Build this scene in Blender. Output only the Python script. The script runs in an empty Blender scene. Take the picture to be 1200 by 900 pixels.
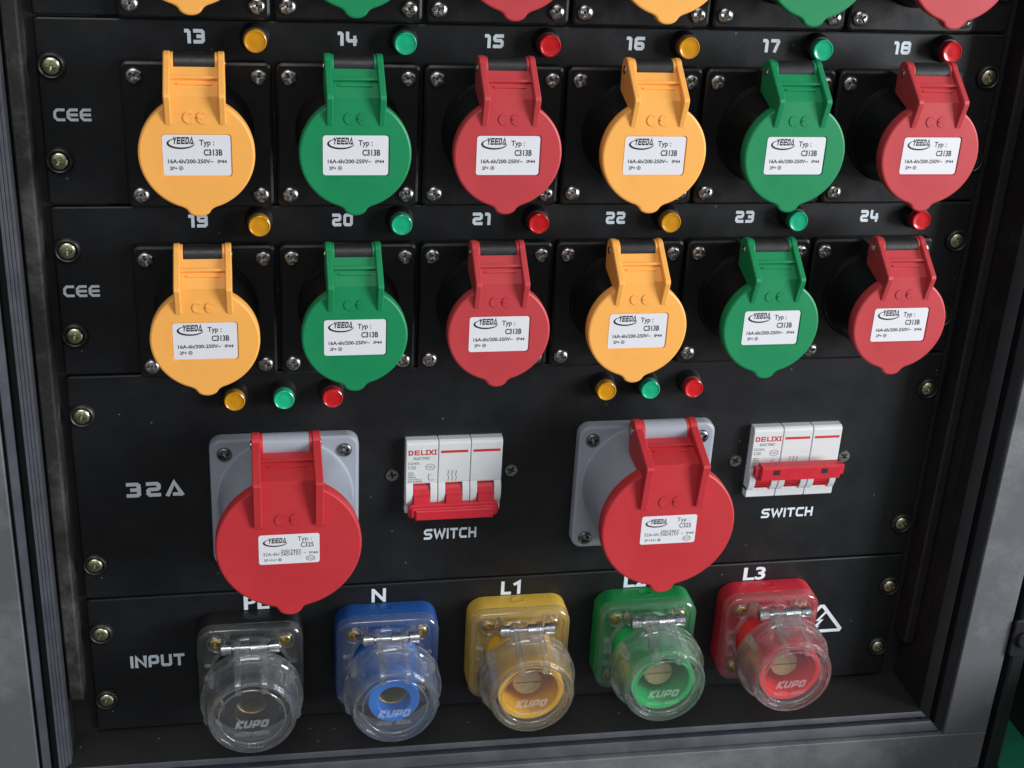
import bpy, bmesh, math, random
from mathutils import Matrix, Vector
from mathutils.geometry import tessellate_polygon
random.seed(7)
sc = bpy.context.scene
COL = sc.collection
S = 0.001                 # everything below is authored in millimetres
Z0 = 0.455                # height of the first numbered panel's top edge above the ground
PI = math.pi

# ------------------------------------------------------------------ camera
cam_d = bpy.data.cameras.new('camera')
cam = bpy.data.objects.new('camera', cam_d)
COL.objects.link(cam)
sc.camera = cam
cam_d.sensor_width = 36.0
cam_d.lens = 48.485
cam_d.clip_start = 0.01
cam_d.clip_end = 200
right = Vector((0.98229495, -0.18030483, 0.05086052))
down = Vector((-0.0297241, -0.41804794, -0.90793854))
fwd = Vector((0.18496784, 0.89035166, -0.41600579))
M = Matrix.Identity(4)
for i in range(3):
    M[i][0], M[i][1], M[i][2] = right[i], -down[i], -fwd[i]
M[0][3], M[1][3], M[2][3] = -0.14673, -0.65895, 0.11824 + Z0
cam.matrix_world = M

# ------------------------------------------------------------------ light
world = bpy.data.worlds.new('World')
sc.world = world
world.use_nodes = True
bg = world.node_tree.nodes['Background']
bg.inputs[0].default_value = (0.90, 0.95, 1.0, 1)
bg.inputs[1].default_value = 0.36

def area(name, loc, target, sx, sy, power, color):
    d = bpy.data.lights.new(name, 'AREA')
    d.shape = 'RECTANGLE'
    d.size, d.size_y, d.energy, d.color = sx, sy, power, color
    o = bpy.data.objects.new(name, d)
    COL.objects.link(o)
    o.location = loc
    o.rotation_euler = (Vector(target) - Vector(loc)).to_track_quat('-Z', 'Y').to_euler()
    return o

TGT = (0.0, 0.0, Z0 - 0.2)
area('window_light', (1.75, -1.30, Z0 + 0.22), TGT, 0.75, 1.0, 56, (0.96, 0.98, 1.0))
area('ceiling_light', (-0.35, -1.5, Z0 + 1.7), TGT, 1.6, 0.5, 16, (1.0, 0.985, 0.96))

vs = sc.view_settings
vs.view_transform = 'Standard'
vs.look = 'None'
vs.exposure = 0.0
vs.gamma = 1.0
vs.use_curve_mapping = False
sc.cycles.max_bounces = 16
sc.cycles.transmission_bounces = 14
sc.cycles.transparent_max_bounces = 24
sc.cycles.caustics_reflective = True
sc.cycles.caustics_refractive = True

# ------------------------------------------------------------------ materials
def mat(name, col, rough=0.5, metal=0.0, vary=0.0, vscale=60, bump=0.0, bscale=900, spec=0.5, coat=0.0, rvary=0.0):
    m = bpy.data.materials.new(name)
    m.use_nodes = True
    nt = m.node_tree
    b = nt.nodes['Principled BSDF']
    b.inputs['Base Color'].default_value = (*col, 1)
    b.inputs['Roughness'].default_value = rough
    b.inputs['Metallic'].default_value = metal
    b.inputs['Specular IOR Level'].default_value = spec
    b.inputs['Coat Weight'].default_value = coat
    tc = nt.nodes.new('ShaderNodeTexCoord')
    if vary or rvary:
        n = nt.nodes.new('ShaderNodeTexNoise')
        n.inputs['Scale'].default_value = vscale
        n.inputs['Detail'].default_value = 6
        n.inputs['Roughness'].default_value = 0.65
        nt.links.new(tc.outputs['Object'], n.inputs['Vector'])
        if vary:
            r = nt.nodes.new('ShaderNodeValToRGB')
            r.color_ramp.elements[0].position = 0.3
            r.color_ramp.elements[1].position = 0.72
            r.color_ramp.elements[0].color = (*[c * (1 - vary) for c in col], 1)
            r.color_ramp.elements[1].color = (*[min(1, c * (1 + vary)) for c in col], 1)
            nt.links.new(n.outputs['Fac'], r.inputs['Fac'])
            nt.links.new(r.outputs['Color'], b.inputs['Base Color'])
        if rvary:
            mr = nt.nodes.new('ShaderNodeMapRange')
            mr.inputs['From Min'].default_value = 0.3
            mr.inputs['From Max'].default_value = 0.7
            mr.inputs['To Min'].default_value = rough - rvary
            mr.inputs['To Max'].default_value = rough + rvary
            nt.links.new(n.outputs['Fac'], mr.inputs['Value'])
            nt.links.new(mr.outputs['Result'], b.inputs['Roughness'])
    if bump:
        n2 = nt.nodes.new('ShaderNodeTexNoise')
        n2.inputs['Scale'].default_value = bscale
        n2.inputs['Detail'].default_value = 3
        bp = nt.nodes.new('ShaderNodeBump')
        bp.inputs['Strength'].default_value = bump
        bp.inputs['Distance'].default_value = 0.0003
        nt.links.new(tc.outputs['Object'], n2.inputs['Vector'])
        nt.links.new(n2.outputs['Fac'], bp.inputs['Height'])
        nt.links.new(bp.outputs['Normal'], b.inputs['Normal'])
    return m

def dusty(name, col, dust, rough, vscale, lo, hi, bump=0.25, bscale=1200, speck=True):
    """dark painted surface with rubbed, dusty patches and specks"""
    m = mat(name, col, rough, bump=bump, bscale=bscale)
    nt = m.node_tree
    b = nt.nodes['Principled BSDF']
    tc = nt.nodes['Texture Coordinate']
    n = nt.nodes.new('ShaderNodeTexNoise')
    n.inputs['Scale'].default_value = vscale
    n.inputs['Detail'].default_value = 8
    n.inputs['Roughness'].default_value = 0.7
    nt.links.new(tc.outputs['Object'], n.inputs['Vector'])
    r = nt.nodes.new('ShaderNodeValToRGB')
    r.color_ramp.elements[0].position = lo
    r.color_ramp.elements[1].position = hi
    r.color_ramp.elements[0].color = (*col, 1)
    r.color_ramp.elements[1].color = (*dust, 1)
    nt.links.new(n.outputs['Fac'], r.inputs['Fac'])
    out = r.outputs['Color']
    if speck:
        v = nt.nodes.new('ShaderNodeTexVoronoi')
        v.inputs['Scale'].default_value = 95
        v.inputs['Randomness'].default_value = 1.0
        nt.links.new(tc.outputs['Object'], v.inputs['Vector'])
        r2 = nt.nodes.new('ShaderNodeValToRGB')
        r2.color_ramp.elements[0].position = 0.045
        r2.color_ramp.elements[1].position = 0.07
        r2.color_ramp.elements[0].color = (1, 1, 1, 1)
        r2.color_ramp.elements[1].color = (0, 0, 0, 1)
        nt.links.new(v.outputs['Distance'], r2.inputs['Fac'])
        mx = nt.nodes.new('ShaderNodeMix')
        mx.data_type = 'RGBA'
        nt.links.new(r2.outputs['Color'], mx.inputs['Factor'])
        nt.links.new(out, mx.inputs[6])
        mx.inputs[7].default_value = (0.16, 0.16, 0.16, 1)
        out = mx.outputs[2]
    nt.links.new(out, b.inputs['Base Color'])
    return m

def clear_mat(name, tint, base=0.06, haze=0.022):
    """thin clear plastic: see-through head-on, mirror-like at grazing angles, a trace of haze from scuffs"""
    m = bpy.data.materials.new(name)
    m.use_nodes = True
    nt = m.node_tree
    nt.nodes.remove(nt.nodes['Principled BSDF'])
    out = nt.nodes['Material Output']
    t = nt.nodes.new('ShaderNodeBsdfTransparent')
    t.inputs['Color'].default_value = (*tint, 1)
    gl = nt.nodes.new('ShaderNodeBsdfGlossy')
    gl.inputs['Roughness'].default_value = 0.045
    lw = nt.nodes.new('ShaderNodeLayerWeight')
    lw.inputs['Blend'].default_value = 0.5
    pw = nt.nodes.new('ShaderNodeMath'); pw.operation = 'POWER'; pw.inputs[1].default_value = 3.2
    ml = nt.nodes.new('ShaderNodeMath'); ml.operation = 'MULTIPLY_ADD'; ml.inputs[1].default_value = 0.85; ml.inputs[2].default_value = base
    nt.links.new(lw.outputs['Facing'], pw.inputs[0])
    nt.links.new(pw.outputs[0], ml.inputs[0])
    m1 = nt.nodes.new('ShaderNodeMixShader')
    nt.links.new(ml.outputs[0], m1.inputs[0])
    nt.links.new(t.outputs[0], m1.inputs[1])
    nt.links.new(gl.outputs[0], m1.inputs[2])
    df = nt.nodes.new('ShaderNodeBsdfDiffuse')
    df.inputs['Color'].default_value = (0.75, 0.78, 0.80, 1)
    m2 = nt.nodes.new('ShaderNodeMixShader')
    m2.inputs[0].default_value = haze
    nt.links.new(m1.outputs[0], m2.inputs[1])
    nt.links.new(df.outputs[0], m2.inputs[2])
    nt.links.new(m2.outputs[0], out.inputs['Surface'])
    return m

def glass_mat(name):
    """solid edge of clear plastic: refracts, mixed with a straight-through share as thin walls let light pass"""
    m = clear_mat(name, (0.985, 0.99, 0.99), 0.12, 0.07)
    nt = m.node_tree
    out = nt.nodes['Material Output']
    src = out.inputs['Surface'].links[0].from_socket
    g = nt.nodes.new('ShaderNodeBsdfGlass')
    g.inputs['IOR'].default_value = 1.46
    g.inputs['Roughness'].default_value = 0.02
    g.inputs['Color'].default_value = (0.985, 0.985, 0.985, 1)
    mx = nt.nodes.new('ShaderNodeMixShader')
    mx.inputs[0].default_value = 0.50
    nt.links.new(g.outputs[0], mx.inputs[1])
    nt.links.new(src, mx.inputs[2])
    nt.links.new(mx.outputs[0], out.inputs['Surface'])
    return m

PANEL = mat('black_powder_coat', (0.0072, 0.0078, 0.0088), 0.40, bump=0.35, bscale=1600, vary=0.25, vscale=40, rvary=0.06)
PLATE = mat('black_plastic', (0.0065, 0.0065, 0.0072), 0.36, bump=0.12, bscale=1500, vary=0.2, vscale=90, rvary=0.07)
BARREL = mat('black_barrel_plastic', (0.016, 0.016, 0.017), 0.42, bump=0.3, bscale=500, rvary=0.1, vscale=200)
def add_dust(m, scale, size, col):
    nt = m.node_tree
    b = nt.nodes['Principled BSDF']
    src = b.inputs['Base Color'].links[0].from_socket
    v = nt.nodes.new('ShaderNodeTexVoronoi')
    v.inputs['Scale'].default_value = scale
    nt.links.new(nt.nodes['Texture Coordinate'].outputs['Object'], v.inputs['Vector'])
    r = nt.nodes.new('ShaderNodeValToRGB')
    r.color_ramp.elements[0].position = size
    r.color_ramp.elements[1].position = size * 1.5
    r.color_ramp.elements[0].color = (.8, .8, .8, 1)
    r.color_ramp.elements[1].color = (0, 0, 0, 1)
    nt.links.new(v.outputs['Distance'], r.inputs['Fac'])
    mx = nt.nodes.new('ShaderNodeMix')
    mx.data_type = 'RGBA'
    nt.links.new(r.outputs['Color'], mx.inputs['Factor'])
    nt.links.new(src, mx.inputs[6])
    mx.inputs[7].default_value = (*col, 1)
    nt.links.new(mx.outputs[2], b.inputs['Base Color'])
add_dust(PANEL, 75, 0.035, (0.13, 0.13, 0.13))
add_dust(PLATE, 120, 0.03, (0.10, 0.10, 0.10))
AMBER = mat('amber_plastic', (0.94, 0.435, 0.092), 0.46, vary=0.035, vscale=45, bump=0.06, bscale=1300, rvary=0.05)
GREEN = mat('green_plastic', (0.006, 0.235, 0.085), 0.44, vary=0.06, vscale=45, bump=0.06, bscale=1300, rvary=0.05)
RED = mat('red_plastic', (0.50, 0.046, 0.054), 0.46, vary=0.06, vscale=45, bump=0.06, bscale=1300, rvary=0.05)
RED32 = mat('big_lid_red_plastic', (0.52, 0.032, 0.040), 0.45, vary=0.06, vscale=38, bump=0.08, bscale=1100, rvary=0.06)
GREY = mat('grey_plastic', (0.32, 0.345, 0.40), 0.42, vary=0.05, vscale=50, bump=0.06, rvary=0.05)
PAPER = mat('sticker_paper', (0.74, 0.74, 0.78), 0.40, vary=0.02, vscale=60)
INK = mat('black_ink', (0.018, 0.018, 0.02), 0.5)
PRINT = mat('white_screen_print', (0.70, 0.77, 0.83), 0.55, vary=0.10, vscale=420)
STEEL = mat('screw_steel', (0.50, 0.49, 0.47), 0.30, 1.0, vary=0.25, vscale=700, bump=0.2, bscale=1500)
DARKSTEEL = mat('dark_screw_steel', (0.20, 0.20, 0.20), 0.34, 1.0, vary=0.25, vscale=700)
ZINC = mat('yellow_zinc_screw', (0.62, 0.62, 0.42), 0.28, 1.0, vary=0.3, vscale=600, bump=0.3, bscale=1200)
BRASS = mat('brass', (0.66, 0.52, 0.27), 0.45, 0.7, vary=0.2, vscale=300, bump=0.15, bscale=700)
BRASSCREW = mat('brass_screw', (0.66, 0.52, 0.26), 0.28, 1.0, vary=0.2, vscale=600)
CHROME = mat('bright_steel', (0.68, 0.68, 0.70), 0.18, 1.0, vary=0.1, vscale=400)
WASHER = mat('black_washer', (0.014, 0.014, 0.015), 0.42)
LENS = {'amber': mat('amber_lens', (0.74, 0.33, 0.010), 0.22, vary=0.08, vscale=300, coat=0.4),
        'green': mat('green_lens', (0.012, 0.50, 0.25), 0.22, vary=0.08, vscale=300, coat=0.4),
        'red': mat('red_lens', (0.62, 0.012, 0.016), 0.22, vary=0.08, vscale=300, coat=0.4)}
WHITE = mat('breaker_white', (0.66, 0.69, 0.70), 0.42, vary=0.03, vscale=80, bump=0.05)
BREAKRED = mat('breaker_red', (0.56, 0.020, 0.035), 0.42, vary=0.10, vscale=150, bump=0.08)
INKRED = mat('red_ink', (0.56, 0.03, 0.03), 0.5)
INKGREY = mat('grey_ink', (0.20, 0.21, 0.22), 0.5)
IN_COL = {'black': mat('input_black', (0.010, 0.010, 0.011), 0.40, vary=0.2, vscale=70),
          'blue': mat('input_blue', (0.010, 0.070, 0.27), 0.42, vary=0.08, vscale=70, bump=0.06),
          'yellow': mat('input_yellow', (0.56, 0.36, 0.050), 0.42, vary=0.08, vscale=70, bump=0.06),
          'green': mat('input_green', (0.010, 0.24, 0.06), 0.42, vary=0.08, vscale=70, bump=0.06),
          'red': mat('input_red', (0.48, 0.020, 0.035), 0.42, vary=0.08, vscale=70, bump=0.06)}
SL_COL = {'black': IN_COL['black'],
          'blue': mat('sleeve_blue', (0.020, 0.19, 0.68), 0.35),
          'yellow': mat('sleeve_yellow', (0.84, 0.46, 0.020), 0.35),
          'green': mat('sleeve_green', (0.015, 0.48, 0.12), 0.35),
          'red': mat('sleeve_red', (0.86, 0.032, 0.045), 0.35)}
CLEAR = clear_mat('clear_polycarbonate', (0.985, 0.99, 0.99))
GLASS = glass_mat('clear_polycarbonate_edge')
FROST = mat('frosted_emboss', (0.55, 0.58, 0.60), 0.35)
FROST.node_tree.nodes['Principled BSDF'].inputs['Alpha'].default_value = 0.30
FRAME = dusty('grey_frame_paint', (0.100, 0.103, 0.112), (0.20, 0.205, 0.215), 0.55, 15, 0.48, 0.76, bump=0.4, bscale=900, speck=False)
EXTR = mat('anodised_extrusion', (0.060, 0.065, 0.078), 0.42, 0.2, vary=0.2, vscale=60, rvary=0.08)
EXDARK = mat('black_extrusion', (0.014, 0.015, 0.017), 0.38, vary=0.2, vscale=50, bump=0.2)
CASE = mat('case_inner_black', (0.012, 0.011, 0.012), 0.55, vary=0.3, vscale=30, bump=0.3)
FLOORM = dusty('case_floor_black', (0.017, 0.017, 0.018), (0.022, 0.022, 0.023), 0.50, 22, 0.45, 0.75)
STRIP = dusty('worn_rubber_strip', (0.013, 0.012, 0.012), (0.085, 0.08, 0.078), 0.7, 30, 0.48, 0.70, bump=0.8, bscale=500, speck=False)
GROUND = mat('dark_concrete', (0.045, 0.045, 0.047), 0.6, vary=0.3, vscale=9, bump=0.3, bscale=80)
MATG = mat('green_mat_rubber', (0.010, 0.16, 0.085), 0.5, vary=0.15, vscale=30)

# ------------------------------------------------------------------ mesh helpers (x, depth towards the viewer, z) in mm
class MB:
    def __init__(self):
        self.v, self.f, self.m = [], [], []
    def add(self, verts, faces, mi=0):
        o = len(self.v)
        self.v += [(x * S, -d * S, z * S) for x, d, z in verts]
        self.f += [tuple(i + o for i in f) for f in faces]
        self.m += [mi] * len(faces)
    def rings(self, loops, mi=0, cap0=True, cap1=True, close=True):
        n = len(loops[0])
        vv = [p for l in loops for p in l]
        ff = []
        for k in range(len(loops) - 1):
            for i in range(n if close else n - 1):
                j = (i + 1) % n
                ff.append((k * n + i, k * n + j, (k + 1) * n + j, (k + 1) * n + i))
        if cap0:
            ff.append(tuple(range(n - 1, -1, -1)))
        if cap1:
            ff.append(tuple((len(loops) - 1) * n + i for i in range(n)))
        self.add(vv, ff, mi)
    def loft(self, outline, steps, mi=0, cap0=True, cap1=True, cx=0, cz=0):
        loops = [[(x + cx, d, z + cz) for x, z in inset(outline, s)] for s, d in steps]
        self.rings(loops, mi, cap0, cap1)
        return loops
    def lathe(self, prof, cx=0, cz=0, n=48, mi=0, cap0=True, cap1=True):
        self.rings([[(cx + r * math.cos(2 * PI * i / n), d, cz + r * math.sin(2 * PI * i / n)) for i in range(n)] for r, d in prof], mi, cap0, cap1)
    def tube(self, ro, ri, d0, d1, cx=0, cz=0, n=48, ch=0.5, mi=0):
        pr = [(ro, d0), (ro, d1 - ch), (ro - ch, d1), (ri + ch * .6, d1), (ri, d1 - ch * .6), (ri, d0), (ro, d0)]
        self.rings([[(cx + r * math.cos(2 * PI * i / n), d, cz + r * math.sin(2 * PI * i / n)) for i in range(n)] for r, d in pr], mi, False, False)
    def prism(self, prof, x0, x1, ch=0.0, mi=0):
        if ch:
            a = inset(prof, ch)
            self.rings([[(x0, d, z) for d, z in a], [(x0 + ch, d, z) for d, z in prof], [(x1 - ch, d, z) for d, z in prof], [(x1, d, z) for d, z in a]], mi)
        else:
            self.rings([[(x0, d, z) for d, z in prof], [(x1, d, z) for d, z in prof]], mi)
    def cylx(self, d, z, r, x0, x1, n=24, ch=0.4, mi=0):
        self.prism([(d + r * math.cos(2 * PI * i / n), z + r * math.sin(2 * PI * i / n)) for i in range(n)], x0, x1, ch, mi)
    def box(self, x0, x1, d0, d1, z0, z1, ch=0.0, mi=0):
        o = [(x0, z0), (x1, z0), (x1, z1), (x0, z1)]
        if ch:
            self.loft(o, [(ch, d0), (0, d0 + ch), (0, d1 - ch), (ch, d1)], mi)
        else:
            self.loft(o, [(0, d0), (0, d1)], mi)
    def flat(self, polys, d, mi=0):
        for k, p in enumerate(polys):
            self.add([(x, d + 0.004 * (k % 5), z) for x, z in p], [tuple(range(len(p)))], mi)
    def bar(self, polys, d0, d1, mi=0):
        for k, p in enumerate(polys):
            self.rings([[(x, d0, z) for x, z in p], [(x, d1 + 0.006 * (k % 5), z) for x, z in p]], mi)
    def mesh(self, name, mats, ang=32, recalc=True):
        me = bpy.data.meshes.new(name)
        me.from_pydata(self.v, [], self.f)
        for m in (mats if isinstance(mats, (list, tuple)) else [mats]):
            me.materials.append(m)
        me.polygons.foreach_set('material_index', self.m)
        if recalc:
            bm = bmesh.new()
            bm.from_mesh(me)
            bmesh.ops.remove_doubles(bm, verts=bm.verts, dist=1e-6)
            bmesh.ops.recalc_face_normals(bm, faces=bm.faces)
            bm.to_mesh(me)
            bm.free()
        me.polygons.foreach_set('use_smooth', [True] * len(me.polygons))
        me.set_sharp_from_angle(angle=math.radians(ang))
        e2f = {}
        for p in me.polygons:
            for k in p.edge_keys:
                e2f.setdefault(k, []).append(p)
        sh = me.attributes.get('sharp_edge') or me.attributes.new('sharp_edge', 'BOOLEAN', 'EDGE')
        for e in me.edges:
            fs = e2f.get(tuple(sorted(e.vertices)), [])
            if len(fs) == 2:
                a, c = fs[0].area, fs[1].area
                big = max(len(fs[0].vertices), len(fs[1].vertices)) > 8 or max(a, c) > 12 * min(a, c)
                flatf = max(abs(fs[0].normal.y), abs(fs[1].normal.y)) > .9999
                if (big or flatf) and fs[0].normal.dot(fs[1].normal) < .9975:
                    sh.data[e.index].value = True
        me.update()
        return me
    def build(self, name, mats, parent=None, ang=32, loc=(0, 0, 0), recalc=True):
        return put(name, self.mesh(name, mats, ang, recalc), parent, loc)

def put(name, me, parent=None, loc=(0, 0, 0)):
    o = bpy.data.objects.new(name, me)
    COL.objects.link(o)
    if parent is not None:
        o.parent = parent
    x, d, z = loc
    o.location = (x * S, -d * S, z * S + (Z0 if parent is None else 0))
    return o

def thing(name, label, cat, loc, group=None):
    o = bpy.data.objects.new(name, None)
    COL.objects.link(o)
    o.empty_display_size = 0.01
    o.location = (loc[0] * S, -loc[1] * S, loc[2] * S + Z0)
    o['label'] = label
    o['category'] = cat
    if group:
        o['group'] = group
    return o

def copy_tree(o, parent=None):
    c = o.copy()
    COL.objects.link(c)
    c.parent = parent
    for ch in kids[o.name]:
        copy_tree_child(ch, c)
    return c

def copy_tree_child(o, parent):
    c = o.copy()
    COL.objects.link(c)
    c.parent = parent
    for ch in kids.get(o.name, []):
        copy_tree_child(ch, c)

kids = {}
def note_kids(root):
    kids[root.name] = list(root.children)
    for c in root.children:
        note_kids(c)

def inset(poly, s):
    if abs(s) < 1e-9:
        return list(poly)
    n = len(poly)
    area2 = sum(poly[i][0] * poly[(i + 1) % n][1] - poly[(i + 1) % n][0] * poly[i][1] for i in range(n))
    sg = 1 if area2 > 0 else -1
    out = []
    for i in range(n):
        a, b, c = poly[i - 1], poly[i], poly[(i + 1) % n]
        e1 = (b[0] - a[0], b[1] - a[1]); e2 = (c[0] - b[0], c[1] - b[1])
        l1 = math.hypot(*e1) or 1e-9; l2 = math.hypot(*e2) or 1e-9
        n1 = (-e1[1] / l1, e1[0] / l1); n2 = (-e2[1] / l2, e2[0] / l2)
        mx, my = n1[0] + n2[0], n1[1] + n2[1]
        k = 1 + n1[0] * n2[0] + n1[1] * n2[1]
        k = max(k, 0.35)
        out.append((b[0] + sg * s * mx / k, b[1] + sg * s * my / k))
    return out

def rrect(w, h, r, n=6, cx=0, cz=0):
    pts = []
    for sx, sz, a0 in ((1, 1, 0), (-1, 1, 90), (-1, -1, 180), (1, -1, 270)):
        for k in range(n + 1):
            a = math.radians(a0 + 90 * k / n)
            pts.append((cx + sx * (w / 2 - r) + r * math.cos(a), cz + sz * (h / 2 - r) + r * math.sin(a)))
    return pts

def stroke(pts, t, closed=False):
    """list of quads that draw a thick line with mitred joints"""
    p = list(pts)
    n = len(p)
    L, R = [], []
    for i in range(n):
        if closed:
            a, b, c = p[i - 1], p[i], p[(i + 1) % n]
        else:
            a, b, c = p[max(i - 1, 0)], p[i], p[min(i + 1, n - 1)]
        e1 = (b[0] - a[0], b[1] - a[1]); e2 = (c[0] - b[0], c[1] - b[1])
        if e1 == (0, 0): e1 = e2
        if e2 == (0, 0): e2 = e1
        l1 = math.hypot(*e1); l2 = math.hypot(*e2)
        n1 = (-e1[1] / l1, e1[0] / l1); n2 = (-e2[1] / l2, e2[0] / l2)
        k = max(1 + n1[0] * n2[0] + n1[1] * n2[1], 0.5)
        mx, my = (n1[0] + n2[0]) / k * t / 2, (n1[1] + n2[1]) / k * t / 2
        L.append((b[0] + mx, b[1] + my)); R.append((b[0] - mx, b[1] - my))
    return [[R[i], R[(i + 1) % n], L[(i + 1) % n], L[i]] for i in range(n if closed else n - 1)]

def soften(pts, c, closed=False):
    out = []
    n = len(pts)
    for i, b in enumerate(pts):
        if not closed and i in (0, n - 1):
            out.append(b); continue
        a, d = pts[i - 1], pts[(i + 1) % n]
        for q in (a, d):
            l = math.hypot(q[0] - b[0], q[1] - b[1])
            k = min(c / l, 0.45)
            out.append((b[0] + (q[0] - b[0]) * k, b[1] + (q[1] - b[1]) * k))
    return out

# squarish techno capitals: strokes in a box of width w, height 1
def glyphs(t):
    h = t / 2
    def G(w):
        return h, w - h, h, 1 - h, .5
    g = {}
    l, r, b, u, m = G(.82)
    g['2'] = (.82, [[(0, u), (r, u), (r, m), (l, m), (l, b), (.82, b)]])
    g['3'] = (.82, [[(0, u), (r, u), (r, b), (0, b)], [(.22, m), (r, m)]])
    g['4'] = (.86, [[(l, 1), (l, .36), (.86, .36)], [(.86 - h - .06, .72), (.86 - h - .06, 0)]])
    g['5'] = (.82, [[(.82, u), (l, u), (l, m + .04), (r, m + .04), (r, b), (0, b)]])
    g['6'] = (.82, [[(.82, u), (l, u), (l, b), (r, b), (r, m), (l, m)]])
    g['7'] = (.76, [[(0, u), (.76 - h, u), (.34, 0)]])
    g['8'] = (.86, [[(l, b), (l, u), (r + .04, u), (r + .04, b), (l, b)], [(l, m), (r + .04, m)]])
    g['9'] = (.82, [[(r, m), (l, m), (l, u), (r, u), (r, b), (0, b)]])
    g['0'] = (.86, [[(l, b), (l, u), (r + .04, u), (r + .04, b), (l, b)]])
    g['1'] = (.46, [[(0, u), (.46 - h, u), (.46 - h, 0)]])
    g['C'] = (.92, [[(.92, u), (l, u), (l, b), (.92, b)]])
    g['E'] = (.92, [[(.92, u), (l, u), (l, b), (.92, b)], [(l, m), (.90, m)]])
    g['S'] = (.98, [[(.98, u), (l, u), (l, m), (.98 - h, m), (.98 - h, b), (0, b)]])
    g['W'] = (1.35, [[(h * .6, 1), (.36, h), (.675, .82), (.99, h), (1.35 - h * .6, 1)]])
    g['I'] = (t, [[(h, 0), (h, 1)]])
    g['T'] = (.9, [[(0, u), (.9, u)], [(.45, u), (.45, 0)]])
    g['H'] = (.92, [[(h, 0), (h, 1)], [(.92 - h, 0), (.92 - h, 1)], [(h, m), (.92 - h, m)]])
    g['N'] = (.95, [[(h, 0), (h, 1 - h), (.95 - h, h), (.95 - h, 1)]])
    g['P'] = (.88, [[(h, 0), (h, u), (.88 - h, u), (.88 - h, .36), (h, .36)]])
    g['U'] = (.92, [[(h, 1), (h, h), (.92 - h, h), (.92 - h, 1)]])
    g['A'] = (1.0, [[(.05, 0), (.46, .93), (.93, .02)], [(.36, b), (.95, b)]])
    g['Y'] = (.8, [[(.05, 1), (.4, .5), (.75, 1)], [(.4, .5), (.4, 0)]])
    g['D'] = (.84, [[(h, b), (h, u), (.6, u), (.84 - h, .7), (.84 - h, .3), (.6, b), (h, b)]])
    g['L'] = (.72, [[(h, 1), (h, h), (.72, h)]])
    g['X'] = (.86, [[(.06, 0), (.8, 1)], [(.06, 1), (.8, 0)]])
    g['K'] = (.86, [[(h, 0), (h, 1)], [(.8, 1), (h, .5), (.82, 0)]])
    g['O'] = g['0']
    return g

def tech(txt, x0, x1, z0, z1, t=.2, gap=.2, shear=0.0, soft=.13):
    g = glyphs(t)
    W = sum(g[c][0] for c in txt) + gap * (len(txt) - 1)
    kx, kz = (x1 - x0) / W, z1 - z0
    polys, x = [], 0
    for c in txt:
        w, st = g[c]
        for s in st:
            cl = s[0] == s[-1]
            if cl:
                s = s[:-1]
            s2 = soften(s, soft, cl) if soft and c not in 'WAXYN' else s
            for q in stroke(s2, t * (1.25 if c in 'WN' else 1), cl):
                polys.append([(x0 + (a + x) * kx + shear * bb * kz, z0 + bb * kz) for a, bb in q])
        x += w + gap
    return polys

_txt = {}
def font(txt, bold=0.0):
    """glyph outlines of Blender's built-in font, normalised to a 0..w x 0..h box"""
    key = (txt, bold)
    if key not in _txt:
        c = bpy.data.curves.new('lettering_curve', 'FONT')
        c.body = txt
        c.offset = bold
        c.resolution_u = 3
        o = bpy.data.objects.new('lettering_curve', c)
        COL.objects.link(o)
        bpy.context.view_layer.update()
        me = bpy.data.meshes.new_from_object(o.evaluated_get(bpy.context.evaluated_depsgraph_get()))
        vv = [(v.co.x, v.co.y) for v in me.vertices]
        ff = [tuple(p.vertices) for p in me.polygons]
        bpy.data.objects.remove(o); bpy.data.curves.remove(c); bpy.data.meshes.remove(me)
        xs = [a for a, b in vv]; zs = [b for a, b in vv]
        x0, x1, y0, y1 = min(xs), max(xs), min(zs), max(zs)
        _txt[key] = ([((a - x0) / (x1 - x0), (b - y0) / (y1 - y0)) for a, b in vv], ff)
    return _txt[key]

def write(mb, txt, x0, x1, z0, z1, d, mi=0, bold=0.0, shear=0.0):
    vv, ff = font(txt, bold)
    mb.add([(x0 + a * (x1 - x0) + shear * b * (z1 - z0), d, z0 + b * (z1 - z0)) for a, b in vv], ff, mi)

def arc(cx, cz, r, a0, a1, n=12, rz=None):
    rz = rz or r
    return [(cx + r * math.cos(math.radians(a0 + (a1 - a0) * k / n)), cz + rz * math.sin(math.radians(a0 + (a1 - a0) * k / n))) for k in range(n + 1)]

# ------------------------------------------------------------------ shared small parts
def screw_mesh(name, R, H, m, recess=True, cs=False, w=.17, ln=.64):
    n, rings = 56, [0, .07, .14, .21, .28, .36, .44, .52, .60, .68, .78, .88, .95, 1.0]
    b = MB()
    loops = []
    for q in rings:
        lp = []
        for i in range(n):
            a = 2 * PI * i / n
            x, z = q * math.cos(a), q * math.sin(a)
            hgt = H * (0.93 + 0.07 * (1 - q * q)) if cs else H * (0.35 + 0.65 * math.sqrt(max(0, 1 - q ** 2.4)))
            if recess:
                ax, az = abs(x), abs(z)
                taper = 1 - 0.25 * max(ax, az)
                if (ax < w * taper and az < ln) or (az < w * taper and ax < ln):
                    hgt -= min(hgt + .1, R * .62 * (1 - .45 * max(ax, az) / ln))
            lp.append((x * R, hgt, z * R))
        loops.append(lp)
    loops = loops[::-1]
    loops.insert(0, [(R * math.cos(2 * PI * i / n), -0.2, R * math.sin(2 * PI * i / n)) for i in range(n)])
    b.rings(loops, 0, True, False)
    return b.mesh(name, m, ang=40)

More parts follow.
